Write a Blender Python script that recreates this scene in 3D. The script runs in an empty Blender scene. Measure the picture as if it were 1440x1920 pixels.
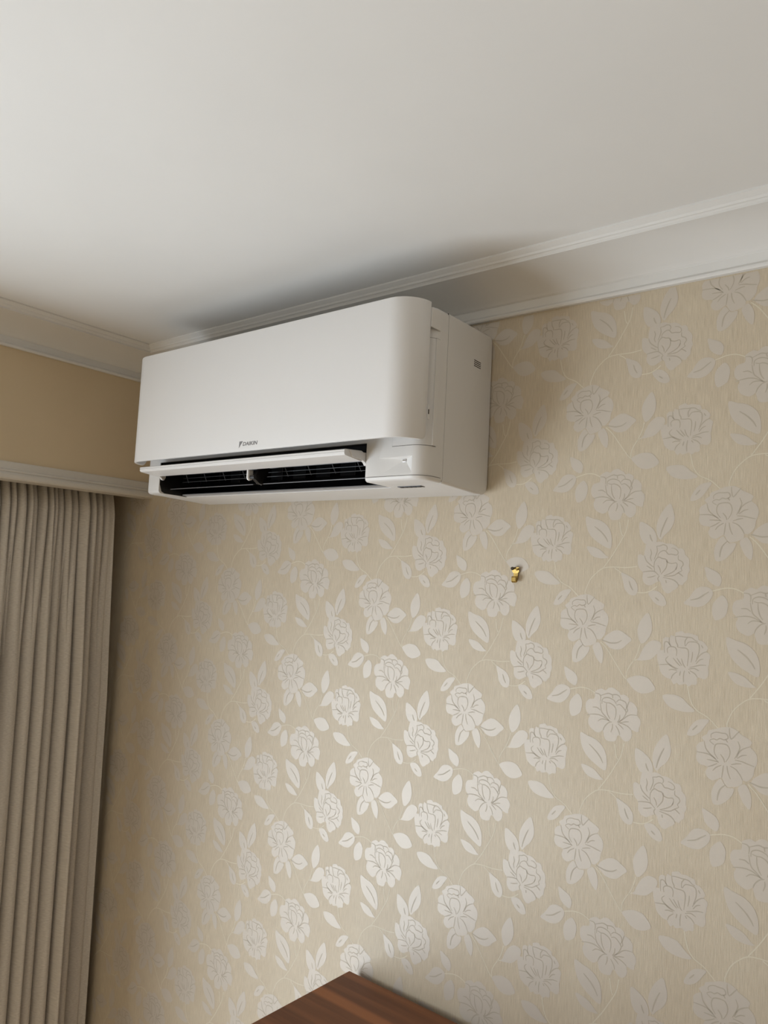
import bpy, bmesh, math, random
from mathutils import Vector, Matrix
from mathutils.geometry import tessellate_polygon

# ------------------------------------------------------------------ camera, world, daylight, exposure
scene = bpy.context.scene
COL = scene.collection
CAM = Vector((1.7709, -1.2085, 1.7819))
YAW, PITCH, ROLL, FPX = math.radians(-38.512), math.radians(5.135), math.radians(2.8475), 1432.29
FWD = Vector((math.sin(YAW) * math.cos(PITCH), math.cos(YAW) * math.cos(PITCH), math.sin(PITCH)))
_r = Vector((math.cos(YAW), -math.sin(YAW), 0)); _u = _r.cross(FWD)
RIGHT = math.cos(ROLL) * _r + math.sin(ROLL) * _u
UP = -math.sin(ROLL) * _r + math.cos(ROLL) * _u
cd = bpy.data.cameras.new('camera')
cd.sensor_fit = 'HORIZONTAL'; cd.sensor_width = 36.0; cd.lens = FPX / 1440 * 36.0; cd.clip_start = 0.02
cam = bpy.data.objects.new('camera', cd); COL.objects.link(cam)
cam.matrix_world = Matrix(((RIGHT.x, UP.x, -FWD.x, CAM.x), (RIGHT.y, UP.y, -FWD.y, CAM.y), (RIGHT.z, UP.z, -FWD.z, CAM.z), (0, 0, 0, 1)))
scene.camera = cam

world = bpy.data.worlds.new('overcast_sky'); scene.world = world
world.use_nodes = True
world.node_tree.nodes['Background'].inputs[0].default_value = (0.80, 0.88, 1.0, 1)
world.node_tree.nodes['Background'].inputs[1].default_value = 1.0

# daylight entering through the big window in the left wall (the window itself is out of frame, beyond the curtain)
WIN_Y0, WIN_Y1, WIN_Z0, WIN_Z1 = -2.45, -0.80, 0.15, 1.64
ld = bpy.data.lights.new('window_daylight', 'AREA'); ld.shape = 'RECTANGLE'
ld.size = WIN_Y1 - WIN_Y0; ld.size_y = WIN_Z1 - WIN_Z0
ld.energy = 77.0; ld.color = (0.83, 0.922, 1.0)
lo = bpy.data.objects.new('window_daylight', ld); COL.objects.link(lo)
lo.location = (-0.31, (WIN_Y0 + WIN_Y1) / 2, (WIN_Z0 + WIN_Z1) / 2)
lo.rotation_euler = (math.radians(90), 0, math.radians(-90))

vs = scene.view_settings
vs.view_transform = 'Standard'; vs.look = 'None'; vs.gamma = 1.0; vs.use_curve_mapping = False
vs.exposure = 0.0

random.seed(7)

# ------------------------------------------------------------------ helpers
def unproj_wall(px, py):
    d = FWD + RIGHT * ((px - 720) / FPX) - UP * ((py - 960) / FPX)
    t = -CAM.y / d.y
    p = CAM + d * t
    return p.x, p.z

def unproj_x(px, py, X):
    d = FWD + RIGHT * ((px - 720) / FPX) - UP * ((py - 960) / FPX)
    p = CAM + d * ((X - CAM.x) / d.x)
    return p.y, p.z

def link(name, me, mat, parent=None):
    o = bpy.data.objects.new(name, me); COL.objects.link(o)
    if mat is not None:
        for m in (mat if isinstance(mat, (list, tuple)) else [mat]): me.materials.append(m)
    if parent is not None:
        o.parent = parent
        me.transform(Matrix.Translation(-world_loc(parent)))
    return o

def world_loc(o):
    v = Vector(o.location)
    while o.parent is not None:
        o = o.parent; v += Vector(o.location)
    return v

def smooth(me, on=True):
    for p in me.polygons: p.use_smooth = on

def mesh_of(bm, name):
    me = bpy.data.meshes.new(name); bm.normal_update(); bm.to_mesh(me); bm.free(); return me

def obj_bm(name, bm, mat, parent=None, sm=False):
    me = mesh_of(bm, name)
    o = link(name, me, mat, parent)
    if sm: smooth(me); sharp(me)
    return o

def sharp(me, ang=35):
    bm = bmesh.new(); bm.from_mesh(me)
    for e in bm.edges:
        if len(e.link_faces) == 2 and e.calc_face_angle(0) > math.radians(ang): e.smooth = False
    bm.to_mesh(me); bm.free()

def box(bm, x0, x1, y0, y1, z0, z1):
    vs_ = [bm.verts.new(p) for p in ((x0,y0,z0),(x1,y0,z0),(x1,y1,z0),(x0,y1,z0),(x0,y0,z1),(x1,y0,z1),(x1,y1,z1),(x0,y1,z1))]
    fs = [bm.faces.new([vs_[i] for i in f]) for f in ((0,3,2,1),(4,5,6,7),(0,1,5,4),(1,2,6,5),(2,3,7,6),(3,0,4,7))]
    return vs_, fs

def bevel_box(x0, x1, y0, y1, z0, z1, r=0.002, seg=3):
    bm = bmesh.new(); box(bm, x0, x1, y0, y1, z0, z1)
    if r: bmesh.ops.bevel(bm, geom=bm.edges[:], offset=r, segments=seg, profile=0.5, affect='EDGES')
    return bm

def prism_x(pts, x0, x1, caps=True):
    """closed outline (y,z) extruded along x"""
    bm = bmesh.new()
    a = [bm.verts.new((x0, y, z)) for y, z in pts]; b = [bm.verts.new((x1, y, z)) for y, z in pts]
    n = len(pts)
    for i in range(n): bm.faces.new((a[i], a[(i+1) % n], b[(i+1) % n], b[i]))
    if caps: bm.faces.new(a[::-1]); bm.faces.new(b)
    bmesh.ops.recalc_face_normals(bm, faces=bm.faces[:])
    return bm

def cyl(bm, p0, p1, r0, r1=None, n=20):
    r1 = r0 if r1 is None else r1
    p0, p1 = Vector(p0), Vector(p1); d = (p1 - p0).normalized()
    u = d.orthogonal().normalized(); v = d.cross(u)
    A = [bm.verts.new(p0 + (u*math.cos(t) + v*math.sin(t)) * r0) for t in [2*math.pi*i/n for i in range(n)]]
    B = [bm.verts.new(p1 + (u*math.cos(t) + v*math.sin(t)) * r1) for t in [2*math.pi*i/n for i in range(n)]]
    for i in range(n): bm.faces.new((A[i], A[(i+1) % n], B[(i+1) % n], B[i]))
    bm.faces.new(A[::-1]); bm.faces.new(B)

def boolean_cut(o, cutter_bm):
    cme = mesh_of(cutter_bm, 'cut'); c = bpy.data.objects.new('cut', cme); COL.objects.link(c)
    c.location = world_loc(o) * 0
    m = o.modifiers.new('b', 'BOOLEAN'); m.operation = 'DIFFERENCE'; m.object = c; m.solver = 'EXACT'
    dg = bpy.context.evaluated_depsgraph_get(); dg.update()
    me = bpy.data.meshes.new_from_object(o.evaluated_get(dg))
    o.modifiers.clear(); o.data = me
    bpy.data.objects.remove(c); return o

# ------------------------------------------------------------------ materials
def mat(name, color, rough=0.6, spec=0.5, metal=0.0):
    m = bpy.data.materials.new(name); m.use_nodes = True
    b = m.node_tree.nodes['Principled BSDF']
    b.inputs['Base Color'].default_value = (*color, 1); b.inputs['Roughness'].default_value = rough
    b.inputs['Specular IOR Level'].default_value = spec; b.inputs['Metallic'].default_value = metal
    return m

def nodes(m): return m.node_tree.nodes, m.node_tree.links, m.node_tree.nodes['Principled BSDF']

def add_noise(m, scale, amount, bump=0.0, stretch=(1, 1, 1), bscale=None, dist=0.001):
    """small colour variation and fine relief from noise"""
    N, L, b = nodes(m)
    tc = N.new('ShaderNodeTexCoord'); mp = N.new('ShaderNodeMapping'); mp.inputs['Scale'].default_value = stretch
    L.new(tc.outputs['Object'], mp.inputs['Vector'])
    nz = N.new('ShaderNodeTexNoise'); nz.inputs['Scale'].default_value = scale; nz.inputs['Detail'].default_value = 4
    L.new(mp.outputs['Vector'], nz.inputs['Vector'])
    col = tuple(b.inputs['Base Color'].default_value)[:3]
    r = N.new('ShaderNodeValToRGB')
    r.color_ramp.elements[0].position = 0.3; r.color_ramp.elements[1].position = 0.7
    r.color_ramp.elements[0].color = (*[c * (1 - amount) for c in col], 1)
    r.color_ramp.elements[1].color = (*[min(1, c * (1 + amount)) for c in col], 1)
    L.new(nz.outputs['Fac'], r.inputs['Fac']); L.new(r.outputs['Color'], b.inputs['Base Color'])
    if bump:
        n2 = nz
        if bscale:
            n2 = N.new('ShaderNodeTexNoise'); n2.inputs['Scale'].default_value = bscale; L.new(mp.outputs['Vector'], n2.inputs['Vector'])
        bp = N.new('ShaderNodeBump'); bp.inputs['Strength'].default_value = bump; bp.inputs['Distance'].default_value = dist
        L.new(n2.outputs['Fac'], bp.inputs['Height']); L.new(bp.outputs['Normal'], b.inputs['Normal'])
    return m

M_CEIL = add_noise(mat('ceiling_paint', (0.80, 0.79, 0.77), 0.75, 0.3), 6, 0.012, 0.05, bscale=260, dist=0.0006)
M_TRIM = add_noise(mat('white_trim_paint', (0.76, 0.75, 0.73), 0.55, 0.4), 8, 0.015)
M_PLAIN = add_noise(mat('plain_beige_wallpaper', (0.68, 0.55, 0.37), 0.8, 0.3), 5, 0.03, 0.1, bscale=300, dist=0.0006)
M_PELMET = add_noise(mat('painted_pelmet_wood', (0.66, 0.62, 0.56), 0.45, 0.5), 9, 0.03)
M_ROOM = add_noise(mat('room_wall_paint', (0.74, 0.62, 0.45), 0.85, 0.3), 5, 0.02)

def wallpaper():
    m = mat('woven_beige_wallpaper', (0.60, 0.53, 0.40), 0.52, 0.6)
    N, L, b = nodes(m)
    tc = N.new('ShaderNodeTexCoord')
    def noise(sc, scale, detail=2):
        mp = N.new('ShaderNodeMapping'); mp.inputs['Scale'].default_value = sc
        L.new(tc.outputs['Object'], mp.inputs['Vector'])
        n = N.new('ShaderNodeTexNoise'); n.inputs['Scale'].default_value = scale; n.inputs['Detail'].default_value = detail
        L.new(mp.outputs['Vector'], n.inputs['Vector']); return n
    thread = noise((1, 1, 0.045), 900, 3)      # vertical threads
    weft = noise((0.25, 1, 1), 1500, 1)        # short cross threads
    blot = noise((1, 1, 0.6), 9, 3)
    a = N.new('ShaderNodeMath'); a.operation = 'MULTIPLY_ADD'; a.inputs[1].default_value = 0.8
    L.new(thread.outputs['Fac'], a.inputs[0])
    w = N.new('ShaderNodeMath'); w.operation = 'MULTIPLY'; w.inputs[1].default_value = 0.2
    L.new(weft.outputs['Fac'], w.inputs[0]); L.new(w.outputs[0], a.inputs[2])
    r = N.new('ShaderNodeValToRGB')
    r.color_ramp.elements[0].position = 0.30; r.color_ramp.elements[0].color = (0.51, 0.43, 0.315, 1)
    r.color_ramp.elements[1].position = 0.70; r.color_ramp.elements[1].color = (0.665, 0.575, 0.44, 1)
    L.new(a.outputs[0], r.inputs['Fac'])
    mx = N.new('ShaderNodeMixRGB'); mx.blend_type = 'MULTIPLY'; mx.inputs['Fac'].default_value = 1.0
    r2 = N.new('ShaderNodeValToRGB')
    r2.color_ramp.elements[0].position = 0.3; r2.color_ramp.elements[0].color = (0.95, 0.93, 0.91, 1)
    r2.color_ramp.elements[1].position = 0.7; r2.color_ramp.elements[1].color = (1, 1, 1, 1)
    L.new(blot.outputs['Fac'], r2.inputs['Fac']); L.new(r.outputs['Color'], mx.inputs['Color1']); L.new(r2.outputs['Color'], mx.inputs['Color2'])
    L.new(mx.outputs['Color'], b.inputs['Base Color'])
    bp = N.new('ShaderNodeBump'); bp.inputs['Strength'].default_value = 0.5; bp.inputs['Distance'].default_value = 0.0008
    L.new(a.outputs[0], bp.inputs['Height']); L.new(bp.outputs['Normal'], b.inputs['Normal'])
    return m
M_PAPER = wallpaper()
M_PETAL = mat('pearl_petal_ink', (0.575, 0.510, 0.432), 0.50, 1.0, 0.10)
M_LINE = mat('petal_outline_ink', (0.475, 0.415, 0.33), 0.55, 0.55)
M_STEM = mat('cream_stem_ink', (0.66, 0.595, 0.47), 0.55, 0.5)

M_WHITE = mat('matt_white_plastic', (0.78, 0.765, 0.755), 0.42, 0.45)
M_CASE = mat('satin_white_plastic', (0.76, 0.745, 0.73), 0.45, 0.45)
M_UNDER = M_CASE
M_BLACK = mat('black_plastic', (0.012, 0.012, 0.013), 0.4, 0.5)
M_DARK = mat('dark_grey_plastic', (0.035, 0.035, 0.038), 0.35, 0.5)
M_WIRE = mat('grey_guard_plastic', (0.14, 0.14, 0.145), 0.35, 0.5)
M_LIP = mat('grey_outlet_lip', (0.42, 0.41, 0.41), 0.4, 0.5)
M_SLOT = mat('vent_shadow_brown', (0.05, 0.04, 0.03), 0.7, 0.2)
M_LOGO = mat('grey_logo_ink', (0.24, 0.23, 0.23), 0.5, 0.4)
M_EYE = mat('sensor_lens', (0.75, 0.77, 0.8), 0.12, 0.8, 0.6)
M_BRASS = add_noise(mat('aged_brass', (0.40, 0.27, 0.085), 0.34, 0.5, 1.0), 300, 0.3)
M_NAIL = mat('darkened_steel', (0.10, 0.085, 0.07), 0.4, 0.5, 0.9)

def fabric():
    m = mat('taupe_curtain_fabric', (0.34, 0.305, 0.26), 0.9, 0.2)
    N, L, b = nodes(m)
    tc = N.new('ShaderNodeTexCoord'); mp = N.new('ShaderNodeMapping')
    mp.inputs['Rotation'].default_value = (math.radians(35), 0, 0); mp.inputs['Scale'].default_value = (1, 0.12, 1)
    L.new(tc.outputs['UV'], mp.inputs['Vector'])
    mp.inputs['Rotation'].default_value = (0, 0, math.radians(-28)); mp.inputs['Scale'].default_value = (0.2, 1, 1)
    n = N.new('ShaderNodeTexNoise'); n.inputs['Scale'].default_value = 520; n.inputs['Detail'].default_value = 3
    L.new(mp.outputs['Vector'], n.inputs['Vector'])
    r = N.new('ShaderNodeValToRGB')
    r.color_ramp.elements[0].position = 0.3; r.color_ramp.elements[0].color = (0.56, 0.515, 0.46, 1)
    r.color_ramp.elements[1].position = 0.72; r.color_ramp.elements[1].color = (0.70, 0.65, 0.585, 1)
    L.new(n.outputs['Fac'], r.inputs['Fac']); L.new(r.outputs['Color'], b.inputs['Base Color'])
    bp = N.new('ShaderNodeBump'); bp.inputs['Strength'].default_value = 0.35; bp.inputs['Distance'].default_value = 0.0008
    L.new(n.outputs['Fac'], bp.inputs['Height']); L.new(bp.outputs['Normal'], b.inputs['Normal'])
    return m
M_CURTAIN = fabric()

def wood(name, c0, c1, stripe=True, rough=0.38):
    m = mat(name, c0, rough, 0.45)
    N, L, b = nodes(m)
    tc = N.new('ShaderNodeTexCoord'); mp = N.new('ShaderNodeMapping'); mp.inputs['Scale'].default_value = (0.05, 1, 1)
    L.new(tc.outputs['Object'], mp.inputs['Vector'])
    n = N.new('ShaderNodeTexNoise'); n.inputs['Scale'].default_value = 75; n.inputs['Detail'].default_value = 6
    L.new(mp.outputs['Vector'], n.inputs['Vector'])
    n2 = N.new('ShaderNodeTexNoise'); n2.inputs['Scale'].default_value = 13; n2.inputs['Detail'].default_value = 2
    L.new(mp.outputs['Vector'], n2.inputs['Vector'])
    mx = N.new('ShaderNodeMixRGB'); mx.inputs['Fac'].default_value = 0.5
    L.new(n.outputs['Fac'], mx.inputs['Color1']); L.new(n2.outputs['Fac'], mx.inputs['Color2'])
    r = N.new('ShaderNodeValToRGB')
    r.color_ramp.elements[0].position = 0.38; r.color_ramp.elements[0].color = (*c0, 1)
    r.color_ramp.elements[1].position = 0.64; r.color_ramp.elements[1].color = (*c1, 1)
    L.new(mx.outputs['Color'], r.inputs['Fac'])
    out = r.outputs['Color']
    if stripe:      # a paler strip of veneer running along the board
        sx = N.new('ShaderNodeSeparateXYZ'); L.new(tc.outputs['Object'], sx.inputs[0])
        s = N.new('ShaderNodeMath'); s.operation = 'ADD'; s.inputs[1].default_value = 0.0915
        L.new(sx.outputs['Y'], s.inputs[0])
        ab = N.new('ShaderNodeMath'); ab.operation = 'ABSOLUTE'; L.new(s.outputs[0], ab.inputs[0])
        mr = N.new('ShaderNodeMapRange'); mr.inputs['From Min'].default_value = 0.008; mr.inputs['From Max'].default_value = 0.016
        mr.inputs['To Min'].default_value = 0.75; mr.inputs['To Max'].default_value = 0.0
        L.new(ab.outputs[0], mr.inputs['Value'])
        m2 = N.new('ShaderNodeMixRGB'); m2.inputs['Color2'].default_value = (c1[0]*1.45, c1[1]*1.4, c1[2]*1.3, 1)
        L.new(mr.outputs[0], m2.inputs['Fac']); L.new(out, m2.inputs['Color1']); out = m2.outputs['Color']
    L.new(out, b.inputs['Base Color'])
    return m
M_WOOD = wood('walnut_veneer', (0.135, 0.045, 0.016), (0.255, 0.095, 0.035), rough=0.55)
M_WOODB = wood('walnut_carcass', (0.08, 0.036, 0.018), (0.17, 0.08, 0.04), stripe=False)
M_FLOOR = wood('oak_floor', (0.50, 0.36, 0.22), (0.64, 0.48, 0.31), stripe=False)
M_HANDLE = mat('brushed_steel', (0.6, 0.6, 0.6), 0.3, 0.5, 1.0)
M_FRAME = mat('white_window_frame', (0.8, 0.8, 0.79), 0.4, 0.5)
M_GLASS = bpy.data.materials.new('window_glass'); M_GLASS.use_nodes = True
_n, _l = M_GLASS.node_tree.nodes, M_GLASS.node_tree.links
_t = _n.new('ShaderNodeBsdfTransparent'); _g = _n.new('ShaderNodeBsdfGlossy'); _g.inputs['Roughness'].default_value = 0.02
_mx = _n.new('ShaderNodeMixShader'); _mx.inputs['Fac'].default_value = 0.06
_l.new(_t.outputs[0], _mx.inputs[1]); _l.new(_g.outputs[0], _mx.inputs[2]); _l.new(_mx.outputs[0], _n['Material Output'].inputs['Surface'])
M_GLASS.node_tree.nodes.remove(_n['Principled BSDF'])

# ------------------------------------------------------------------ the room
CEIL, RX, RY = 2.350, 4.6, -3.3
def struct(name, bm, m, parent=None, sm=False):
    o = obj_bm(name, bm, m, parent, sm)
    if parent is None: o['kind'] = 'structure'
    return o

bm = bmesh.new(); box(bm, -0.42, RX + .1, RY - .1, 0.1, -0.1, 0.0); struct('floor', bm, M_FLOOR)
bm = bmesh.new(); box(bm, -0.42, RX + .1, RY - .1, 0.1, CEIL, CEIL + 0.1); struct('ceiling', bm, M_CEIL)
bm = bmesh.new(); box(bm, -0.42, RX + .1, 0.0, 0.1, 0.0, CEIL); wall_back = struct('wall_back', bm, M_PAPER)
bm = bmesh.new(); box(bm, RX, RX + .1, RY, 0.0, 0.0, CEIL); struct('wall_right', bm, M_ROOM)
bm = bmesh.new(); box(bm, -0.42, RX + .1, RY - .1, RY, 0.0, CEIL); struct('wall_front', bm, M_ROOM)
# bulkhead of the window recess: the left wall above the curtain
PEL_Z = 1.971
bm = bmesh.new(); box(bm, -0.03, 0.0, RY, 0.0, PEL_Z, CEIL); struct('wall_left', bm, M_PLAIN)
# window wall behind the curtain with the opening the daylight comes through
bm = bmesh.new()
box(bm, -0.28, -0.175, RY, WIN_Y0, 0, CEIL); box(bm, -0.28, -0.175, WIN_Y1, 0.0, 0, CEIL)
box(bm, -0.28, -0.175, WIN_Y0, WIN_Y1, 0, WIN_Z0); box(bm, -0.28, -0.175, WIN_Y0, WIN_Y1, WIN_Z1, CEIL)
struct('wall_window', bm, M_ROOM)
win = bpy.data.objects.new('window_1', None); COL.objects.link(win); win.location = (-0.25, (WIN_Y0 + WIN_Y1) / 2, WIN_Z0); win['kind'] = 'structure'
bm = bmesh.new(); t = 0.05
box(bm, -0.275, -0.225, WIN_Y0, WIN_Y1, WIN_Z0, WIN_Z0 + t); box(bm, -0.275, -0.225, WIN_Y0, WIN_Y1, WIN_Z1 - t, WIN_Z1)
for yy in (WIN_Y0 + t/2, (WIN_Y0 + WIN_Y1) / 2, WIN_Y1 - t/2): box(bm, -0.274, -0.226, yy - t/2, yy + t/2, WIN_Z0 + t, WIN_Z1 - t)
obj_bm('window_frame', bm, M_FRAME, win)
ym = (WIN_Y0 + WIN_Y1) / 2
for a, b_ in ((WIN_Y0 + t, ym - t/2), (ym + t/2, WIN_Y1 - t)):
    bm = bmesh.new(); box(bm, -0.252, -0.248, a, b_, WIN_Z0 + t, WIN_Z1 - t); obj_bm('window_pane', bm, M_GLASS, win)

# plaster coving round the ceiling: (distance from wall, height)
prof = [(0, 2.2765), (.0075, 2.2765), (.0095, 2.2790), (.0095, 2.2815), (.0070, 2.2845), (.0055, 2.2860), (.0055, 2.3000), (.0085, 2.3012), (.0100, 2.3030)]
for i in range(1, 13):
    s = i / 12; prof.append((.0100 + .0840 * s, 2.3030 + .0300 * (1 - (1 - s) ** 1.9)))
prof += [(.0945, 2.3365), (.0970, 2.3385), (.0995, 2.3385), (.1010, 2.3400), (.1015, 2.3420), (.1100, 2.3470), (.1100, 2.3500), (0, 2.3500)]
def cove(name, run, sm=True):
    bm = bmesh.new(); n = len(prof)
    A = [bm.verts.new(run(d, z, 0)) for d, z in prof]; B = [bm.verts.new(run(d, z, 1)) for d, z in prof]
    for i in range(n): bm.faces.new((A[i], A[(i+1) % n], B[(i+1) % n], B[i]))
    bm.faces.new(A[::-1]); bm.faces.new(B); bmesh.ops.recalc_face_normals(bm, faces=bm.faces[:])
    return struct(name, bm, M_TRIM, None, sm)
cove('trim_1', lambda d, z, e: (d if e == 0 else RX - d, -d, z))            # along the papered wall
cove('trim_2', lambda d, z, e: (d, -d if e == 0 else RY + d, z))            # along the window wall
cove('trim_3', lambda d, z, e: (RX - d, -d if e == 0 else RY + d, z))
cove('trim_4', lambda d, z, e: (d if e == 0 else RX - d, RY + d, z))
# moulded pelmet rail below the bulkhead
pp = [(0, 2.0130), (.0050, 2.0125), (.0065, 2.0105), (.0065, 1.9960), (.0090, 1.9945), (.0115, 1.9925), (.0115, 1.9895), (.0100, 1.9875), (.0135, 1.9850), (.0160, 1.9815), (.0160, 1.9745), (.0135, 1.9712), (-.0300, 1.9700), (-.0300, 1.9709), (0, 1.9709)]
bm = bmesh.new(); n = len(pp)
A = [bm.verts.new((d, 0, z)) for d, z in pp]; B = [bm.verts.new((d, RY, z)) for d, z in pp]
for i in range(n): bm.faces.new((A[i], A[(i+1) % n], B[(i+1) % n], B[i]))
bm.faces.new(A[::-1]); bm.faces.new(B); bmesh.ops.recalc_face_normals(bm, faces=bm.faces[:])
struct('trim_5', bm, M_PELMET, None, True)
bm = bevel_box(0.0, RX, -0.015, 0.0, 0.0, 0.08, 0.002, 2); struct('baseboard_back', bm, M_TRIM)

# ------------------------------------------------------------------ wallpaper print (flat pearl ink on the paper)
CU, CH, CV = 0.22308, 0.18171, 0.35404       # column step, drop per column, vertical repeat
def catmull(pts, closed, k):
    out = []; n = len(pts)
    rng = n if closed else n - 1
    for i in range(rng):
        g = (lambda j: pts[j % n]) if closed else (lambda j: pts[max(0, min(n - 1, j))])
        p0, p1, p2, p3 = g(i-1), g(i), g(i+1), g(i+2)
        for s in range(k):
            t = s / k
            out.append(tuple(0.5 * (2*b + (c-a)*t + (2*a-5*b+4*c-d)*t*t + (3*b-a-3*c+d)*t**3) for a, b, c, d in zip(p0, p1, p2, p3)))
    if not closed: out.append(pts[-1])
    return out

class Crop:
    """a patch of the photograph; its traced points are put on the wall and brought back to pattern cell (0, 0)"""
    def __init__(s, ox, oy, k, c, r): s.ox, s.oy, s.k, s.c, s.r = ox, oy, k, c, r
    def __call__(s, pts):
        res = []
        for x, y in pts:
            X, Z = unproj_wall(s.ox + x / s.k, s.oy + y / s.k)
            res.append((X - s.c * CU, Z + s.c * CH + s.r * CV))
        return res

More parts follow.
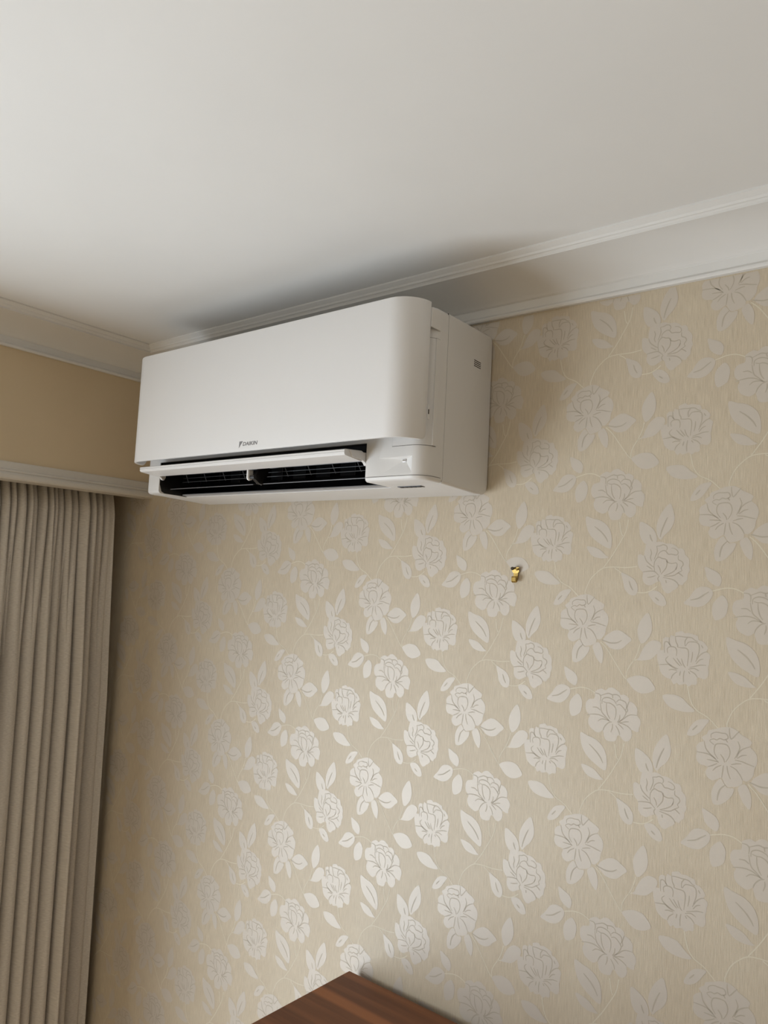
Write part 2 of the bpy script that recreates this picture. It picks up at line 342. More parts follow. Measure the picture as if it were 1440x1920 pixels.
K1 = Crop(1180, 960, 10.107, 2, -1); K1p = Crop(0, 0, 1, 2, -1)
K2 = Crop(1030, 1100, 8.47, 1, 0); K3 = Crop(980, 950, 12, 1, -1); K4 = Crop(860, 1050, 12, 0, 0)
KS = Crop(940, 960, 4.8, 2, -1); KQ = Crop(1000, 1160, 5.538, 1, 0); KR = Crop(940, 1000, 2.88, 1, 0)
FLOWERS = [
 (K1, [(330,600),(420,590),(500,575),(560,560),(640,570),(700,600),(790,600),(880,640),(930,690),(1010,690),(1050,750),(1060,810),(1120,870),(1140,950),(1130,1030),(1150,1100),(1110,1180),(1100,1280),(1040,1340),(1000,1390),(940,1370),(920,1420),(880,1460),(820,1490),(770,1535),(710,1540),(660,1500),(620,1430),(600,1350),(570,1310),(500,1340),(400,1390),(310,1370),(260,1300),(250,1220),(260,1150),(200,1080),(165,1000),(160,900),(165,820),(220,800),(280,830),(290,740),(310,660)],
  [[(520,650),(590,640),(640,620),(700,640),(720,690),(700,730)],[(540,860),(550,800),(600,750),(660,730),(700,750),(740,800),(800,800),(890,815),(925,780),(910,730),(850,690),(800,685)],
   [(480,1130),(470,1050),(475,960),(510,890),(560,855),(620,880),(690,895),(720,950),(800,975),(890,965),(905,1020),(880,1090)],[(710,900),(715,960),(700,1050),(650,1120),(600,1180)],
   [(930,820),(930,900),(1000,940),(1020,1000),(980,1060),(1000,1110)],[(905,1030),(860,1110),(760,1170),(650,1210)],[(1000,1110),(930,1150),(850,1200),(760,1215),(660,1215)],
   [(560,1205),(480,1130),(400,1120),(300,1130),(250,1140)],[(330,1020),(380,1050),(440,1090)],[(290,830),(320,920),(400,1000),(470,1050)],[(400,700),(420,780),(400,860),(420,930)],
   [(520,650),(530,740),(500,830),(470,900)],[(340,1240),(420,1230),(500,1205)],[(560,1320),(540,1260),(570,1210)],[(640,1240),(740,1260),(840,1290),(910,1350),(930,1400)],
   [(920,1150),(980,1190),(1020,1225)],[(540,1010),(580,1080),(590,1150)],[(690,1290),(700,1350)]]),
 (K2, [(320,240),(340,190),(430,160),(500,130),(570,120),(640,125),(700,160),(740,200),(830,250),(880,300),(850,360),(910,420),(940,500),(930,590),(900,660),(890,740),(850,800),(800,840),(750,830),(745,880),(690,920),(620,935),(560,940),(520,890),(490,820),(430,850),(370,870),(310,830),(290,760),(320,690),(240,670),(190,630),(175,560),(190,500),(180,430),(220,370),(280,340),(250,300),(290,260)],
  [[(180,500),(260,505),(340,520),(400,560),(450,610)],[(310,590),(400,600),(460,615)],[(320,690),(380,665),(440,630)],[(380,740),(420,690),(490,650)],[(490,820),(505,730),(515,650)],[(600,830),(570,740),(560,650)],
   [(750,830),(720,760),(670,690),(600,650)],[(900,625),(820,600),(750,575),(660,560)],[(610,630),(680,610),(740,605)],[(810,480),(750,490),(690,535)],[(850,360),(780,390),(720,440),(680,530)],[(700,300),(725,380),(700,460),(655,545)],
   [(545,600),(590,520),(600,440),(570,370),(500,355),(430,370),(405,430),(410,500),(450,570)],[(405,380),(350,330),(400,300),(440,310),(480,285),(530,300),(580,270),(560,215),(500,210),(430,205),(370,240),(370,290)],
   [(280,340),(300,440),(350,510),(420,570)],[(600,130),(600,200),(620,280),(690,200),(720,165)],[(480,500),(520,560),(530,610)],[(550,290),(575,330)]]),
 (K3, [(520,230),(580,200),(650,180),(690,220),(760,205),(850,230),(920,250),(940,330),(1000,340),(1060,400),(1100,480),(1060,540),(1110,570),(1140,620),(1120,700),(1110,790),(1090,850),(1100,950),(1080,1040),(1020,1085),(930,1060),(890,1080),(890,1170),(860,1210),(800,1210),(740,1255),(690,1210),(640,1220),(570,1240),(530,1200),(480,1240),(440,1180),(420,1140),(360,1130),(290,1080),(240,1010),(225,930),(210,860),(190,760),(190,650),(220,585),(300,590),(300,480),(300,380),(350,325),(430,330),(440,280),(520,300)],
  [[(520,300),(600,290),(700,295),(760,290),(820,300),(870,340),(920,360)],[(520,300),(530,400),(560,470),(550,500)],[(690,470),(690,380),(720,320),(740,300)],[(700,470),(750,390),(820,375),(900,380),(940,430),(940,540),(920,620),(890,700)],
   [(320,640),(320,520),(330,430),(380,420),(410,460),(440,500)],[(410,330),(410,430),(430,490)],[(380,640),(370,560),(420,510),(500,510),(530,540),(540,600),(530,680)],[(550,500),(620,510),(700,510),(740,540),(750,620),(740,720),(720,860)],
   [(390,700),(340,760),(370,830),(480,900),(560,930)],[(220,880),(300,870),(390,860),(450,900),(530,940)],[(390,970),(450,950),(540,960)],[(430,1140),(460,1060),(540,985)],[(580,1060),(600,970)],[(650,1180),(650,1060),(670,950)],[(770,1010),(740,960)],
   [(900,1060),(850,990),(760,940)],[(930,930),(840,890),(740,920)],[(1060,810),(960,815),(880,840),(760,880)],[(1010,690),(940,720),(880,800)],[(1080,540),(1010,570),(930,650),(870,760)],[(820,570),(815,660),(790,780)],
   [(470,720),(540,810),(600,870)],[(540,720),(590,800),(630,860)],[(620,720),(650,830),(690,890)],[(1010,480),(980,420)]]),
 (K4, [(500,330),(570,280),(630,260),(690,290),(740,240),(800,220),(850,230),(900,270),(940,300),(960,350),(1010,335),(1060,350),(1110,400),(1110,460),(1180,480),(1240,550),(1260,620),(1250,720),(1300,790),(1310,880),(1280,970),(1270,1040),(1210,1040),(1140,1010),(1150,1100),(1130,1180),(1080,1240),(1020,1250),(970,1210),(930,1150),(890,1160),(860,1250),(800,1280),(690,1270),(650,1200),(630,1080),(600,1100),(540,1130),(470,1100),(400,1040),(370,960),(370,880),(400,810),(340,740),(325,640),(340,550),(390,490),(480,470),(500,410)],
  [[(500,360),(570,370),(600,420),(590,520)],[(600,400),(660,370),(740,340),(810,360),(880,350),(940,380),(960,440)],[(620,560),(630,470),(690,430),(760,430),(840,470),(880,540)],[(810,360),(820,430)],[(880,500),(930,450),(1000,460),(1050,490),(1065,570),(1040,640)],
   [(640,510),(700,530),(760,530),(830,570),(870,640),(865,760),(840,850)],[(700,540),(700,650),(720,760),(760,840)],[(590,530),(600,640),(620,730),(680,800),(740,870)],[(880,560),(940,540),(1000,590),(1040,650),(1050,700),(1000,800),(920,890)],[(450,640),(530,640),(590,690)],
   [(350,800),(450,780),(560,780),(660,820),(750,890)],[(540,910),(600,860),(680,860),(770,890)],[(630,1080),(660,1000),(730,920),(800,895)],[(770,1100),(800,1010),(800,930)],[(930,1140),(910,1050),(860,960)],[(1000,1020),(950,960),(900,920)],
   [(1140,1010),(1070,950),(980,910),(900,900)],[(1100,860),(1030,870),(930,900)],[(1250,720),(1140,720),(1060,760),(1000,820),(900,890)],[(1065,570),(1080,640),(1060,680)],[(1110,460),(1090,520),(1070,590)],[(940,740),(930,830),(890,890)]]),
]
LEAVES = [
 (K1, [(200,195),(280,200),(380,260),(460,330),(510,420),(525,540),(470,600),(380,590),(300,600),(240,530),(200,430),(190,310)], [(390,430),(410,500),(440,560)]),
 (K1p, [(1257,944),(1263,958),(1265,975),(1258,992),(1246,1004),(1239,1012),(1233,1005),(1231,990),(1234,975),(1243,958)], [(1252,970),(1246,982),(1241,995),(1238,1007)]),
 (K1, [(360,1540),(440,1490),(540,1500),(620,1560),(670,1630),(700,1740),(640,1785),(560,1770),(480,1720),(420,1650)], [(490,1620),(560,1680)]),
 (KS, [(1080,545),(1130,565),(1190,600),(1225,660),(1225,720),(1200,750),(1150,740),(1110,690),(1095,620)], [(1150,620),(1165,670),(1185,705)]),
 (KS, [(765,40),(830,60),(900,80),(960,130),(990,200),(995,290),(975,330),(910,300),(840,250),(790,190),(765,110)], [(840,130),(900,180),(940,230),(960,270)]),
 (KS, [(770,310),(830,315),(890,340),(940,390),(965,410),(900,418),(830,400),(790,360)], None),
 (KS, [(300,545),(360,528),(430,540),(480,590),(530,640),(470,655),(390,645),(330,610)], None),
 (KS, [(470,830),(490,775),(530,720),(580,697),(630,700),(600,750),(560,805),(510,835)], [(510,790),(545,750)]),
 (KQ, [(140,825),(190,770),(240,700),(300,680),(360,700),(385,740),(370,800),(310,860),(240,870),(180,850)], [(195,800),(260,790),(310,760),(350,735)]),
 (KQ, [(325,495),(390,530),(440,570),(460,630),(440,690),(390,670),(345,620),(330,560)], None),
 (KQ, [(470,780),(505,840),(505,910),(480,980),(400,1010),(375,930),(385,850),(430,795)], None),
 (KQ, [(970,630),(1030,600),(1100,590),(1180,610),(1230,660),(1265,730),(1200,770),(1120,775),(1050,740),(1000,680)], None),
 (KQ, [(1075,430),(1100,400),(1120,350),(1170,270),(1240,225),(1310,240),(1330,290),(1290,360),(1220,420),(1150,432)], None),
 (KR, [(795,430),(815,500),(800,560),(755,595),(735,520),(760,460)], None),
 (K2, [(880,800),(950,740),(1040,695),(1130,700),(1210,750),(1310,840),(1240,910),(1160,980),(1070,1000),(980,980),(920,930),(860,860)], [(830,845),(900,870),(980,895),(1080,890),(1150,850)]),
 (K2, [(480,840),(420,890),(370,990),(360,1080),(380,1190),(470,1190),(560,1120),(620,1040),(640,955),(560,950),(520,900)], [(530,920),(470,980),(440,1060),(430,1140)]),
 (K2, [(690,940),(770,880),(820,930),(850,1020),(855,1120),(830,1220),(760,1150),(720,1060)], None),
]
STEMS = [
 (KS, [(1225,490),(1120,500),(1000,495),(920,505),(860,545),(800,610),(760,700),(755,740)]), (KS, [(1145,70),(1120,180),(1060,290),(1000,390),(920,500)]),
 (KS, [(1065,90),(1080,190),(1095,215)]), (KS, [(1020,505),(1060,530),(1090,560)]), (KS, [(1225,725),(1300,725),(1360,700),(1400,670)]),
 (KS, [(480,450),(500,560),(540,630),(620,680),(690,755)]), (KQ, [(660,785),(580,730),(500,712),(430,720),(360,735)]),
 (KQ, [(700,240),(770,320),(860,470),(940,600),(975,635)]), (KQ, [(965,625),(975,540),(1040,440),(1090,425)]), (KQ, [(1040,440),(1085,350),(1110,260)]), (KQ, [(995,385),(985,330)]) ,
]
STEMS.pop()
def fill(bm, pts, y, mi):
    vv = [bm.verts.new((x, y, z)) for x, z in pts]
    for t in tessellate_polygon([[Vector((x, z, 0)) for x, z in pts]]):
        a, b_, c = (pts[i] for i in t)
        if abs((b_[0]-a[0])*(c[1]-a[1]) - (c[0]-a[0])*(b_[1]-a[1])) < 2e-9: continue
        f = bm.faces.new([vv[i] for i in t]); f.material_index = mi
def stroke(bm, pts, w, y, mi, taper=True):
    n = len(pts); L, R = [], []
    for i, (x, z) in enumerate(pts):
        a, b_ = pts[max(0, i-1)], pts[min(n-1, i+1)]
        dx, dz = b_[0]-a[0], b_[1]-a[1]; l = math.hypot(dx, dz) or 1
        h = w / 2 * ((0.55 + 0.45 * math.sin(math.pi * min(1, max(0, i / (n-1))))) if taper else 1)
        L.append(bm.verts.new((x - dz/l*h, y, z + dx/l*h))); R.append(bm.verts.new((x + dz/l*h, y, z - dx/l*h)))
    for i in range(n-1):
        f = bm.faces.new((L[i], L[i+1], R[i+1], R[i])); f.material_index = mi
def finish(bm, name, mats):
    bm.normal_update()
    for f in bm.faces:
        if f.normal.y > 0: f.normal_flip()
    me = mesh_of(bm, name)
    for m in mats: me.materials.append(m)
    return me
PRINTS = []
for k, outline, lines in FLOWERS:
    bm = bmesh.new(); fill(bm, catmull(k(outline), True, 2), -0.0002, 0)
    for l in lines: stroke(bm, catmull(k(l), False, 3), 0.0018, -0.0003, 1)
    PRINTS.append(('flower_print', finish(bm, 'flower_print', [M_PETAL, M_LINE])))
for k, outline, vein in LEAVES:
    bm = bmesh.new(); fill(bm, catmull(k(outline), True, 3), -0.00025, 0)
    if vein: stroke(bm, catmull(k(vein), False, 3), 0.0022, -0.00035, 1)
    PRINTS.append(('leaf_print', finish(bm, 'leaf_print', [M_PETAL, M_LINE])))
for k, pts in STEMS:
    bm = bmesh.new(); stroke(bm, catmull(k(pts), False, 4), 0.0016, -0.00015, 0, False)
    PRINTS.append(('stem_print', finish(bm, 'stem_print', [M_STEM])))
XMAX, ZMIN, ZMAX = 3.2, 0.30, 2.274
spots = {'flower_print': [], 'leaf_print': [], 'stem_print': []}
for c in range(-7, 15):
    for r in range(-14, 14):
        dx, dz = c * CU, -c * CH - r * CV
        for nm, me in PRINTS:
            xs = [v.co.x + dx for v in me.vertices]; zs = [v.co.z + dz for v in me.vertices]
            if min(xs) < -0.11 or max(xs) > XMAX or max(zs) < ZMIN or min(zs) > ZMAX - 0.004: continue
            m2 = me
            if max(zs) > ZMAX:          # the sheet runs up behind the coving: trim the print at its lower edge
                m2 = me.copy(); b2 = bmesh.new(); b2.from_mesh(m2)
                bmesh.ops.bisect_plane(b2, geom=b2.verts[:] + b2.edges[:] + b2.faces[:], plane_co=(0, 0, ZMAX - dz), plane_no=(0, 0, 1), clear_outer=True)
                b2.to_mesh(m2); b2.free()
            p = Vector((sum(xs) / len(xs), 0, sum(zs) / len(zs))); d = p - CAM
            u_, v_ = 720 + FPX * d.dot(RIGHT) / d.dot(FWD), 960 - FPX * d.dot(UP) / d.dot(FWD)
            seen = d.dot(FWD) > 0 and -60 < u_ < 1500 and 480 < v_ < 1980
            spots[nm].append((0 if seen else 1, d.length, m2, dx, dz))
for nm, lst in spots.items():
    lst.sort(key=lambda t: t[:2])
    for q in [t for t in lst[:300] if t[0] == 0]:
        o = bpy.data.objects.new(nm, q[2]); COL.objects.link(o); o.parent = wall_back; o.location = (q[3], 0, q[4])
    rest = [t for t in lst[:300] if t[0] == 1] + lst[300:]
    bm = bmesh.new()
    for q in rest:
        m3 = q[2].copy(); m3.transform(Matrix.Translation((q[3], 0, q[4]))); bm.from_mesh(m3); bpy.data.meshes.remove(m3)
    me = mesh_of(bm, nm)
    for m in (PRINTS[0][1].materials if nm != 'stem_print' else [M_STEM]): me.materials.append(m)
    o = bpy.data.objects.new(nm, me); COL.objects.link(o); o.parent = wall_back; o['kind'] = 'stuff'

# ------------------------------------------------------------------ curtain in the window recess
def curtain():
    top_px = [-190,-170,-150,-132,-110,-92,-70,-50,-32,-12,10,25,36,56,65,80,96,104,113,128,140,155,172,185,200,218]
    bot_px = [-190,-165,-120,-85,-40,8,47,73,92,115,140,152,175,205]
    X = -0.062
    while unproj_x(top_px[0], 930, X)[0] > -0.78: top_px.insert(0, top_px[0] - (17, 24, 20)[len(top_px) % 3])
    while unproj_x(bot_px[0], 1300, X)[0] > -0.80: bot_px.insert(0, bot_px[0] - (34, 45, 26)[len(bot_px) % 3])
    top = [unproj_x(px, 950 if px > 100 else 930, X)[0] for px in top_px]
    bot = [unproj_x(px, 1300, X)[0] for px in bot_px]
    top[0] = bot[0] = -0.80
    rnd = random.Random(4)
    def profile(vals, depth):
        amp = [depth * rnd.uniform(0.6, 1.3) for _ in vals]
        skew = [rnd.uniform(0.8, 1.25) for _ in vals]
        def f(y):
            for i in range(len(vals) - 1):
                if y <= vals[i+1]:
                    t = max(0.0, min(1.0, (y - vals[i]) / (vals[i+1] - vals[i])))
                    return amp[i] * (math.sin(math.pi * t ** skew[i]) ** 0.52) - depth
            return -depth
        return f
    y0, y1 = top[0], top[-1]
    b0, b1 = bot[0], bot[-1]
    ft, fb = profile(top, 0.030), profile(bot, 0.050)
    nu, nv = 760, 46
    verts, uvs = [], []
    for j in range(nv + 1):
        v = j / nv; z = 1.995 - v ** 1.35 * (1.995 - 0.03)
        w = min(1.0, max(0.0, (1.93 - z) / 0.42)); w = w * w * (3 - 2 * w)
        edge = -0.0578 + (-0.0348 + 0.0578) * min(1, max(0, (1.93 - z) / 0.48)) + (0.013) * min(1, max(0, (1.45 - z) / 0.83))
        for i in range(nu + 1):
            s = i / nu
            yt = y0 + (y1 - y0) * s; yb = b0 + (b1 - b0) * s
            x = X + ((1 - w) * ft(yt) + w * fb(yb)) * min(1.0, (1 - s) / 0.02 + 0.15)
            y = (1 - w) * yt + w * yb
            base_edge = (1 - w) * y1 + w * b1
            y += (edge - base_edge) * s ** 1.5 + 0.004 * math.sin(3.1 * z + 9 * s) * s * (1 - s)
            if z > 1.93: x -= 0.3 * (z - 1.93)
            verts.append((x, y, z)); uvs.append((s * 1.3, z))
    faces = [(j*(nu+1)+i, j*(nu+1)+i+1, (j+1)*(nu+1)+i+1, (j+1)*(nu+1)+i) for j in range(nv) for i in range(nu)]
    me = bpy.data.meshes.new('curtain'); me.from_pydata(verts, [], faces)
    uv = me.uv_layers.new(name='UVMap')
    for l in me.loops: uv.data[l.index].uv = uvs[l.vertex_index]
    me.transform(Matrix.Translation((0.08, 0.3, 0)))
    smooth(me)
    o = bpy.data.objects.new('curtain', me); COL.objects.link(o); me.materials.append(M_CURTAIN)
    o.location = (-0.08, -0.3, 0)
    sol = o.modifiers.new('thickness', 'SOLIDIFY'); sol.thickness = 0.0018; sol.offset = -1
    o['label'] = 'taupe pleated fabric curtain hanging below the white moulded pelmet rail'; o['category'] = 'curtain'
    return o
curtain()

# ------------------------------------------------------------------ split air conditioner
AX0, AX1 = 0.273, 1.051
ac = bpy.data.objects.new('air_conditioner', None); COL.objects.link(ac); ac.location = ((AX0 + AX1) / 2, 0, 1.945)
ac['label'] = 'white wall-mounted air conditioner with open flap above the floral wallpaper'; ac['category'] = 'air conditioner'
OX0, OX1 = 0.333, 0.927        # outlet opening
ZT, ZB = 2.2455, 1.945

def bevel_sel(bm, test, r, seg):
    es = [e for e in bm.edges if test((e.verts[0].co + e.verts[1].co) / 2, (e.verts[1].co - e.verts[0].co).normalized())]
    bmesh.ops.bevel(bm, geom=es, offset=r, segments=seg, profile=0.5, affect='EDGES', clamp_overlap=True)

cut_pts = [(-.35, 1.90), (-.129, 1.90), (-.129, 1.953), (-.070, 1.985), (-.060, 2.03), (-.12, 2.06), (-.19, 2.018), (-.35, 2.018)]
# rear casing: side outline with rounded rear corners, flat underside rising slightly to the front
def side_outline():
    p = []
    def arc(cy, cz, r, a0, a1, n=6):
        for i in range(n + 1):
            a = math.radians(a0 + (a1 - a0) * i / n); p.append((cy + r * math.cos(a), cz + r * math.sin(a)))
    arc(-.013, ZT - .013, .012, 0, 90); p.append((-.1505, ZT)); p.append((-.1505, 1.9500)); p.append((-.040, 1.9453)); 
    arc(-.021, 1.9655, .020, 255, 360)
    return p
bm = prism_x(side_outline(), AX0, AX1)
bevel_sel(bm, lambda c, d: abs(d.x) < .5 and (abs(c.x - AX0) < 1e-4 or abs(c.x - AX1) < 1e-4) and c.y > -.1504, .0055, 4)
rear = obj_bm('rear_casing', bm, M_CASE)
cb = prism_x(cut_pts, OX0, OX1)
boolean_cut(rear, cb)
smooth(rear.data); sharp(rear.data, 40)
rear.data.transform(Matrix.Translation(-Vector(ac.location))); rear.parent = ac
# front frame, rounded at the two front corners
bm = bmesh.new(); box(bm, AX0, AX1, -.205, -.1515, 1.9500, ZT)
bevel_sel(bm, lambda c, d: abs(d.z) > .9 and c.y < -.2, .030, 10)
bevel_sel(bm, lambda c, d: abs(d.z) < .1 and abs(c.z - ZT) < 1e-4 and c.y < -.152, .008, 4)
bevel_sel(bm, lambda c, d: abs(d.z) < .1 and abs(c.z - 1.95) < 1e-4 and c.y < -.152, .007, 4)
front = obj_bm('front_casing', bm, M_CASE)
cb = prism_x(cut_pts, OX0, OX1); boolean_cut(front, cb)
# wide pyramid-shaped sensor recess
cb = bmesh.new()
B4 = [cb.verts.new(p) for p in ((.955, -.2052, 1.9895), (1.0265, -.2052, 1.9905), (1.0265, -.2052, 1.9620), (.960, -.2052, 1.9600))]
T4 = [cb.verts.new(p) for p in ((1.002, -.196, 1.9860), (1.0075, -.196, 1.9862), (1.0075, -.196, 1.9825), (1.002, -.196, 1.9822))]
O4 = [cb.verts.new(p + Vector((0, -.02, 0))) for p in (v.co for v in B4)]
for q in range(4):
    cb.faces.new((B4[q], B4[(q+1) % 4], T4[(q+1) % 4], T4[q])); cb.faces.new((O4[q], O4[(q+1) % 4], B4[(q+1) % 4], B4[q]))
cb.faces.new(T4); cb.faces.new(O4); bmesh.ops.recalc_face_normals(cb, faces=cb.faces[:])
boolean_cut(front, cb)
smooth(front.data); sharp(front.data, 24)
front.data.transform(Matrix.Translation(-Vector(ac.location))); front.parent = ac
# joint between the two casing halves
bm = bmesh.new(); box(bm, AX0 + .0012, AX1 - .0012, -.1518, -.1502, 1.9525, ZT - .0015)
jt = obj_bm('casing_joint', bm, M_SLOT); cb = prism_x(cut_pts, OX0 - .001, OX1 + .001); boolean_cut(jt, cb)
jt.data.transform(Matrix.Translation(-Vector(ac.location))); jt.parent = ac
# seam line round the lower front edge
def around(off, xa, z0, z1, y_end=-.157, y_front=-.205, r=.030):
    """band that follows the rounded right front corner of the casing, from x=xa on the front face to y=y_end on the side"""
    pts = [(xa, y_front - off)]
    cx, cy = AX1 - r, y_front + r
    for i in range(11):
        a = math.radians(-90 + 9 * i); pts.append((cx + (r + off) * math.cos(a), cy + (r + off) * math.sin(a)))
    pts.append((AX1 + off, y_end))
    return pts
def band(name, pts, z0, z1, m, inner):
    bm = bmesh.new(); rows = []
    for (x, y), (xi, yi) in zip(pts, inner):
        rows.append([bm.verts.new(p) for p in ((xi, yi, z0), (x, y, z0), (x, y, z1), (xi, yi, z1))])
    for a, b_ in zip(rows, rows[1:]):
        for q in range(4): bm.faces.new((a[q], a[(q+1) % 4], b_[(q+1) % 4], b_[q]))
    bm.faces.new(rows[0]); bm.faces.new(rows[-1][::-1]); bmesh.ops.recalc_face_normals(bm, faces=bm.faces[:])
    return obj_bm(name, bm, m, ac, True)
band('front_seam', around(.00025, OX1 + .0005, 0, 0), 1.9574, 1.9581, M_SLOT, around(-.0008, OX1 + .0005, 0, 0))
# hinge plate of the panel: thin raised plate wrapping the right corner under the panel
band('hinge_plate', around(.0012, .984, 0, 0, -.186), 2.0085, 2.19, M_CASE, around(-.0008, .984, 0, 0, -.186))
band('hinge_plate_shadow_gap', around(.0003, .9832, 0, 0, -.1852), 2.0078, 2.1908, M_SLOT, around(-.0008, .9832, 0, 0, -.1852))
bm = bevel_box(AX1 - .0005, AX1 + .0018, -.2040, -.176, 2.205, 2.2385, .0008, 2); obj_bm('panel_rest', bm, M_CASE, ac)

# front panel: wide U-shaped shell with rounded lower corners
def panel():
    R, YF, YB = .050, -.2550, -.2045; z0, z1 = 2.0135, 2.2480; th = .0055; rc = .012
    path = []
    n = 14
    path.append((AX0, YB, 0.0))
    for i in range(n + 1):
        a = math.radians(180 + 90 * i / n); path.append((AX0 + R + R * math.cos(a), YF + R + R * math.sin(a)))
    path = [(p[0], p[1]) for p in path]
    for i in range(1, 12): path.append((AX0 + R + (AX1 - AX0 - 2 * R) * i / 12, YF))
    for i in range(n + 1):
        a = math.radians(270 + 90 * i / n); path.append((AX1 - R + R * math.cos(a), YF + R + R * math.sin(a)))
    path.append((AX1, YB))
    # densify ends for the rounded lower corners
    L = [0]
    for a, b_ in zip(path, path[1:]): L.append(L[-1] + math.hypot(b_[0]-a[0], b_[1]-a[1]))
    tot = L[-1]
    def at(s):
        for i in range(len(path) - 1):
            if s <= L[i+1] + 1e-9:
                t = (s - L[i]) / max(1e-9, L[i+1] - L[i]); a, b_ = path[i], path[i+1]
                d = Vector((b_[0]-a[0], b_[1]-a[1], 0)).normalized()
                return Vector((a[0] + (b_[0]-a[0]) * t, a[1] + (b_[1]-a[1]) * t, 0)), Vector((d.y, -d.x, 0))
    ss = sorted(set([round(x, 6) for x in L] + [round(rc * (1 - math.cos(math.pi/2 * i / 8)), 6) for i in range(9)] + [round(tot - rc * (1 - math.cos(math.pi/2 * i / 8)), 6) for i in range(9)]))
    bm = bmesh.new(); rows = []
    e = .0016
    for s in ss:
        p, nn = at(min(s, tot - 1e-7))
        d = min(s, tot - s); zb = z0
        if d < rc: zb = z0 + rc - math.sqrt(max(0, rc * rc - (rc - d) ** 2))
        out, inn = p, p - nn * th
        row = []
        for q, z in ((out, zb + e), (out - nn * e * .3, zb + e * .3), (out - nn * e, zb), (inn + nn * e, zb), (inn, zb + e), (inn, z1 - e), (inn + nn * e, z1), (out - nn * e, z1), (out - nn * e * .3, z1 - e * .3), (out, z1 - e)):
            row.append(bm.verts.new((q.x, q.y, z)))
        rows.append(row)
    for a, b_ in zip(rows, rows[1:]):
        for q in range(10): bm.faces.new((a[q], a[(q+1) % 10], b_[(q+1) % 10], b_[q]))
    bm.faces.new(rows[0]); bm.faces.new(rows[-1][::-1])
    bmesh.ops.recalc_face_normals(bm, faces=bm.faces[:])
    o = obj_bm('front_panel', bm, M_WHITE, ac, True)
    return o
pan = panel()
# maker's name near the lower edge of the panel
def text_mesh(body, size, x, y, z, shear=0.18):
    cu = bpy.data.curves.new('t', 'FONT'); cu.body = body; cu.size = size; cu.shear = shear; cu.extrude = 0.00012; cu.offset = size * 0.028
    cu.space_character = 1.0
    o = bpy.data.objects.new('t', cu); COL.objects.link(o)
    dg = bpy.context.evaluated_depsgraph_get(); dg.update()
    me = bpy.data.meshes.new_from_object(o.evaluated_get(dg)); bpy.data.objects.remove(o)
    me.transform(Matrix.Translation((x, y, z)) @ Matrix.Rotation(math.radians(90), 4, 'X')); return me
LZ, LX, LY = 2.0275, .6585, -.2551
me = text_mesh('DAIKIN', .0098, LX + .0018, LY, LZ - .0035)
w0 = max(v.co.x for v in me.vertices) - (LX + .0018)
for v in me.vertices: v.co.x = LX + .0018 + (v.co.x - LX - .0018) * (.0420 / w0)
bm = bmesh.new(); bm.from_mesh(me)
for tri in (((-.0072, .0052), (-.0030, .0052), (-.0082, -.0075)), ((-.0024, .0052), (.0022, .0052), (-.0076, -.0068))):
    a = [bm.verts.new((LX + x, LY - .00012, LZ + z)) for x, z in tri]; b_ = [bm.verts.new((LX + x, LY + .00012, LZ + z)) for x, z in tri]
    bm.faces.new(a); bm.faces.new(b_[::-1])
    for q in range(3): bm.faces.new((a[q], b_[q], b_[(q+1) % 3], a[(q+1) % 3]))
bmesh.ops.recalc_face_normals(bm, faces=bm.faces[:])
lg = obj_bm('logo', bm, M_LOGO, pan); lg['label'] = 'small grey maker name and arrow mark'

# outlet cavity: black liner, rear lip, guide vanes, guard wires, inner louvres
liner_pts = [(-.1295, 1.9535), (-.0708, 1.9856), (-.0612, 2.0296), (-.12, 2.0588), (-.1896, 2.0173), (-.2035, 2.0172)]
bm = bmesh.new(); e = .0006
A = [bm.verts.new((OX0 + e, y, z)) for y, z in liner_pts]; B = [bm.verts.new((OX1 - e, y, z)) for y, z in liner_pts]
for i in range(len(liner_pts) - 1): bm.faces.new((A[i], A[i+1], B[i+1], B[i]))
for S, xx in ((A, OX0 + e), (B, OX1 - e)):
    extra = [bm.verts.new((xx, y, z)) for y, z in ((-.2035, 1.9700), (-.1980, 1.9545), (-.1900, 1.9510), (-.1295, 1.9500))]
    bm.faces.new(S + extra)
obj_bm('outlet_liner', bm, M_BLACK, ac)
bm = prism_x([(-.1350, 1.9512), (-.1290, 1.9506), (-.1290, 1.9548), (-.1345, 1.9542)], OX0 + .001, OX1 - .001); obj_bm('outlet_lip', bm, M_LIP, ac)
bm = prism_x([(-.1420, 1.9520), (-.1372, 1.9516), (-.1372, 1.9550), (-.1410, 1.9545)], OX0 + .001, OX1 - .001); obj_bm('outlet_lip', bm, M_LIP, ac)
for xa, xb in ((.343, .618), (.632, .919)):
    bm = prism_x([(-.182, 1.9600), (-.181, 1.9622), (-.150, 1.9690), (-.118, 1.9790), (-.118, 1.9765), (-.150, 1.9662)], xa, xb)
    lv = obj_bm('inner_louvre', bm, M_BLACK, ac, True)
    bm = bmesh.new(); cyl(bm, (xa + .002, -.1822, 1.9610), (xb - .002, -.1822, 1.9610), .0009, n=8); obj_bm('louvre_edge', bm, M_WIRE, lv)
x = .3650
while x < .915:
    bm = bmesh.new(); cyl(bm, (x, -.150, 1.9785), (x - .0135, -.150, 2.0020), .0010, n=8); obj_bm('guard_bar', bm, M_WIRE, ac); x += .0633
for z in (1.9803, 1.9890, 1.9975):
    bm = bmesh.new(); cyl(bm, (.345, -.1515, z), (.917, -.1515, z), .0007, n=8); obj_bm('guard_wire', bm, M_DARK if z > 1.985 and z < 1.99 else M_WIRE, ac)
for i in range(9):
    xx = .375 + i * .0655
    bm = bmesh.new(); box(bm, xx, xx + .0015, -.125, -.095, 1.975, 2.020); obj_bm('guide_vane', bm, M_BLACK, ac)

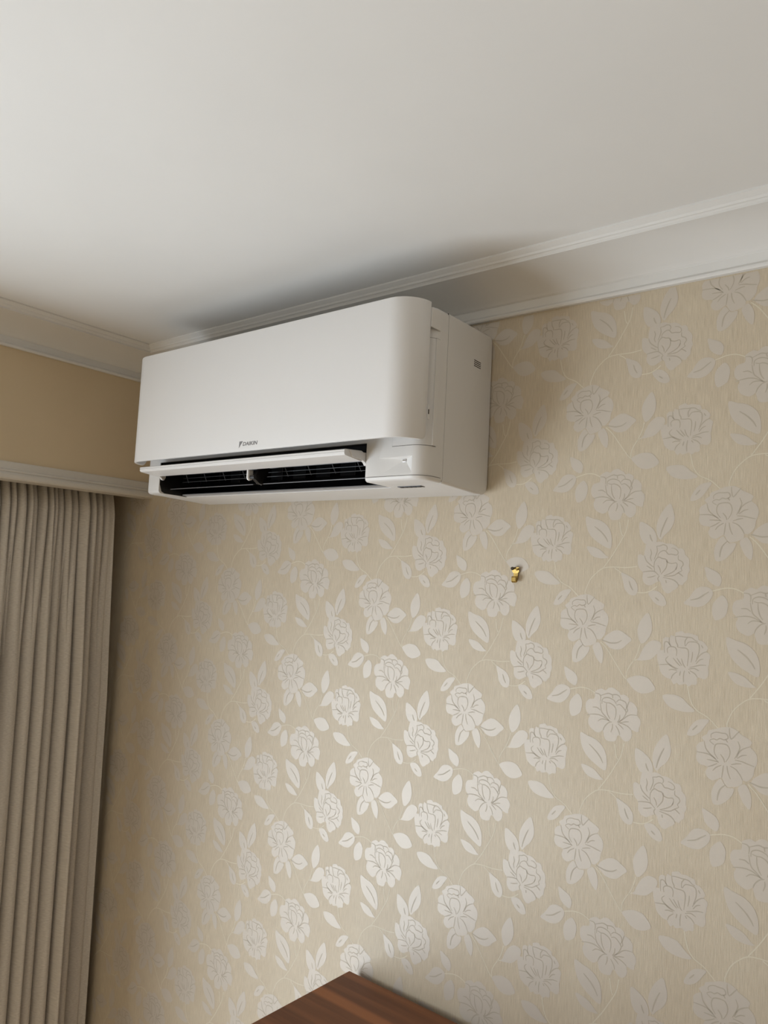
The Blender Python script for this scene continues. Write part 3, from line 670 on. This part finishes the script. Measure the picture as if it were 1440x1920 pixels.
# open flap
fl = [(-.2560, 2.0000), (-.2590, 1.9985), (-.2590, 1.9962), (-.2578, 1.9958), (-.2578, 1.9952), (-.2590, 1.9948), (-.2585, 1.9918), (-.2565, 1.9895), (-.2150, 1.9850), (-.2080, 1.9880), (-.2060, 1.9940), (-.2080, 2.0010), (-.2140, 2.0035)]
FX0, FX1 = .3370, .9235
bm = prism_x(fl, FX0, FX1)
flap = obj_bm('flap', bm, M_WHITE, ac)
def arm(xa, xb):
    pts = [(-.247, 1.9995), (-.205, 2.0010), (-.196, 1.9960), (-.194, 1.9860), (-.198, 1.9790), (-.202, 1.9795), (-.206, 1.9840), (-.214, 1.9875), (-.240, 1.9895)]
    return prism_x(pts, xa, xb)
for xa, xb in ((FX0 - .0025, FX0 + .0035), (FX1 - .0035, FX1 + .0025)): obj_bm('flap_arm', arm(xa, xb), M_WHITE, flap)
# middle bracket with its black pivot
br = [(-.2120, 1.9860), (-.2120, 1.9700), (-.2100, 1.9665), (-.2060, 1.9650), (-.2010, 1.9665), (-.1985, 1.9700), (-.1985, 1.9860)]
bm = prism_x(br, .6270, .6330)
bmesh.ops.bevel(bm, geom=[e_ for e_ in bm.edges if abs(e_.verts[0].co.x - e_.verts[1].co.x) < 1e-6], offset=.0012, segments=2, affect='EDGES')
bk = obj_bm('flap_bracket', bm, M_WHITE, flap, True)
bm = bmesh.new(); cyl(bm, (.633, -.2045, 1.9715), (.645, -.2045, 1.9715), .0042, n=16); obj_bm('pivot', bm, M_DARK, bk, True)
bm = prism_x([(-.205, 1.9700), (-.196, 1.9860), (-.178, 1.9980), (-.165, 1.9980), (-.172, 1.9760), (-.184, 1.9600), (-.190, 1.9600)], .6345, .6440); obj_bm('louvre_crank', bm, M_BLACK, ac, True)
bm = bmesh.new(); cyl(bm, (.640, -.2000, 1.9690), (.6425, -.1840, 1.9590), .0016, n=10); obj_bm('louvre_link', bm, M_WIRE, ac, True)

# sensor eye, vent slots on the right side, sensor grille below
bm = bevel_box(1.0010, 1.0078, -.1985, -.1955, 1.9818, 1.9866, .0006, 2); obj_bm('sensor_eye', bm, M_EYE, ac)
for i in range(4):
    z = 2.1860 - i * .0034
    bm = bmesh.new(); vs_ = [bm.verts.new(p) for p in ((AX1 + .0001, -.0655, z), (AX1 + .0001, -.0425, z - .0008), (AX1 + .0001, -.0425, z - .0024), (AX1 + .0001, -.0655, z - .0016))]
    f = bm.faces.new(vs_); r_ = bmesh.ops.extrude_face_region(bm, geom=[f]); 
    for v in [g for g in r_['geom'] if isinstance(g, bmesh.types.BMVert)]: v.co.x -= .0008
    bmesh.ops.recalc_face_normals(bm, faces=bm.faces[:]); obj_bm('vent_slot', bm, M_SLOT, ac)
bm = bevel_box(.9480, .9995, -.1400, -.1270, 1.9482, 1.9505, .0006, 2); sg = obj_bm('sensor_grille', bm, M_DARK, ac)
for i in range(5):
    xx = .9530 + i * .0095
    bm = bevel_box(xx, xx + .0065, -.1398, -.1345, 1.9473, 1.9484, .0003, 1); obj_bm('grille_rib', bm, M_SLOT, sg)
bm = bevel_box(AX1 - .0002, AX1 + .0016, -.2030, -.1975, 2.050, 2.074, .0006, 2); cl = obj_bm('panel_clip', bm, M_CASE, ac)
bm = bevel_box(AX1 + .0010, AX1 + .0020, -.2026, -.2000, 2.058, 2.066, .0003, 1); obj_bm('clip_hole', bm, M_SLOT, cl)

# ------------------------------------------------------------------ brass picture hook
def hook():
    root = bpy.data.objects.new('picture_hook', None); COL.objects.link(root); root.location = (1.1150, 0, 1.7905)
    root['label'] = 'small brass picture hook nailed to the floral wallpaper'; root['category'] = 'picture hook'
    bx, bz = 1.1155, 1.8105
    # sloping head that carries the two nails
    bm = bmesh.new()
    pts = [(-.0066, .0062), (-.0060, .0066), (.0064, .0066), (.0070, .0060), (.0066, -.0010), (.0040, -.0040), (-.0040, -.0040), (-.0066, -.0010)]
    def plate(bm, pts, ya, yb, slope=0.0):
        A = [bm.verts.new((bx + x, ya - slope * (z + .004), bz + z)) for x, z in pts]; B = [bm.verts.new((bx + x, yb - slope * (z + .004), bz + z)) for x, z in pts]
        n = len(pts)
        for i in range(n): bm.faces.new((A[i], A[(i+1) % n], B[(i+1) % n], B[i]))
        bm.faces.new(A[::-1]); bm.faces.new(B); bmesh.ops.recalc_face_normals(bm, faces=bm.faces[:])
    plate(bm, pts, -.0040, -.0028, 0.12)
    obj_bm('nail_plate', bm, M_BRASS, root)
    bm = prism_x([(-.0003, bz - .0015), (-.0022, bz - .002), (-.0018, bz - .0090), (-.0024, bz - .0150), (-.0050, bz - .0195), (-.0085, bz - .0205), (-.0105, bz - .0180), (-.0105, bz - .0120), (-.0095, bz - .0095), (-.0085, bz - .0120), (-.0087, bz - .0170), (-.0072, bz - .0185), (-.0055, bz - .0175), (-.0038, bz - .0135), (-.0030, bz - .0090), (-.0033, bz - .0010)][1:], bx - .0044, bx + .0040)
    obj_bm('hook_strip', bm, M_BRASS, root)
    for sx, hr, hy, hz, mm in ((-.0042, .0032, -.0088, .0042, M_NAIL), (.0040, .0019, -.0066, .0026, M_BRASS)):
        bm = bmesh.new(); cyl(bm, (bx + sx, -.0002, bz + .0005), (bx + sx, hy, bz + hz), .0008, n=10)
        cyl(bm, (bx + sx, hy, bz + hz), (bx + sx, hy - .0014, bz + hz + .0004), hr, hr * .8, n=14)
        obj_bm('nail', bm, mm, root)
hook()

# ------------------------------------------------------------------ walnut sideboard under the hook; only a corner of its top shows
def sideboard():
    root = bpy.data.objects.new('sideboard', None); COL.objects.link(root)
    root.location = (0.7920, -0.0150, 0.0); root.rotation_euler = (0, 0, math.radians(-1.1))
    root['label'] = 'dark walnut sideboard top corner standing against the floral wallpaper'; root['category'] = 'sideboard'
    def part(nm, bm, m, par=root):
        me = mesh_of(bm, nm); o = bpy.data.objects.new(nm, me); COL.objects.link(o); me.materials.append(m); o.parent = par; return o
    H, Wd, D = 1.0321, 1.40, 0.42
    part('top', bevel_box(0, Wd, -D, 0, H - .025, H, .0012, 2), M_WOOD)
    for xa in (.004, Wd - .026): part('side_panel', bevel_box(xa, xa + .022, -D + .02, -.004, .06, H - .025, .001, 1), M_WOODB)
    part('back_panel', bevel_box(.026, Wd - .026, -.012, -.004, .06, H - .025, 0), M_WOODB)
    part('bottom_panel', bevel_box(.026, Wd - .026, -D + .02, -.012, .06, .08, .001, 1), M_WOODB)
    part('plinth', bevel_box(.03, Wd - .03, -D + .06, -.03, 0, .06, .001, 1), M_WOODB)
    for i in range(3):
        xa = .006 + i * (Wd - .012) / 3
        d = part('door', bevel_box(xa + .002, xa + (Wd - .012) / 3 - .002, -D, -D + .019, .062, H - .027, .0015, 2), M_WOODB)
        part('handle', bevel_box(xa + .39, xa + .402, -D - .022, -D, .5, .62, .003, 2), M_HANDLE, d)
sideboard()
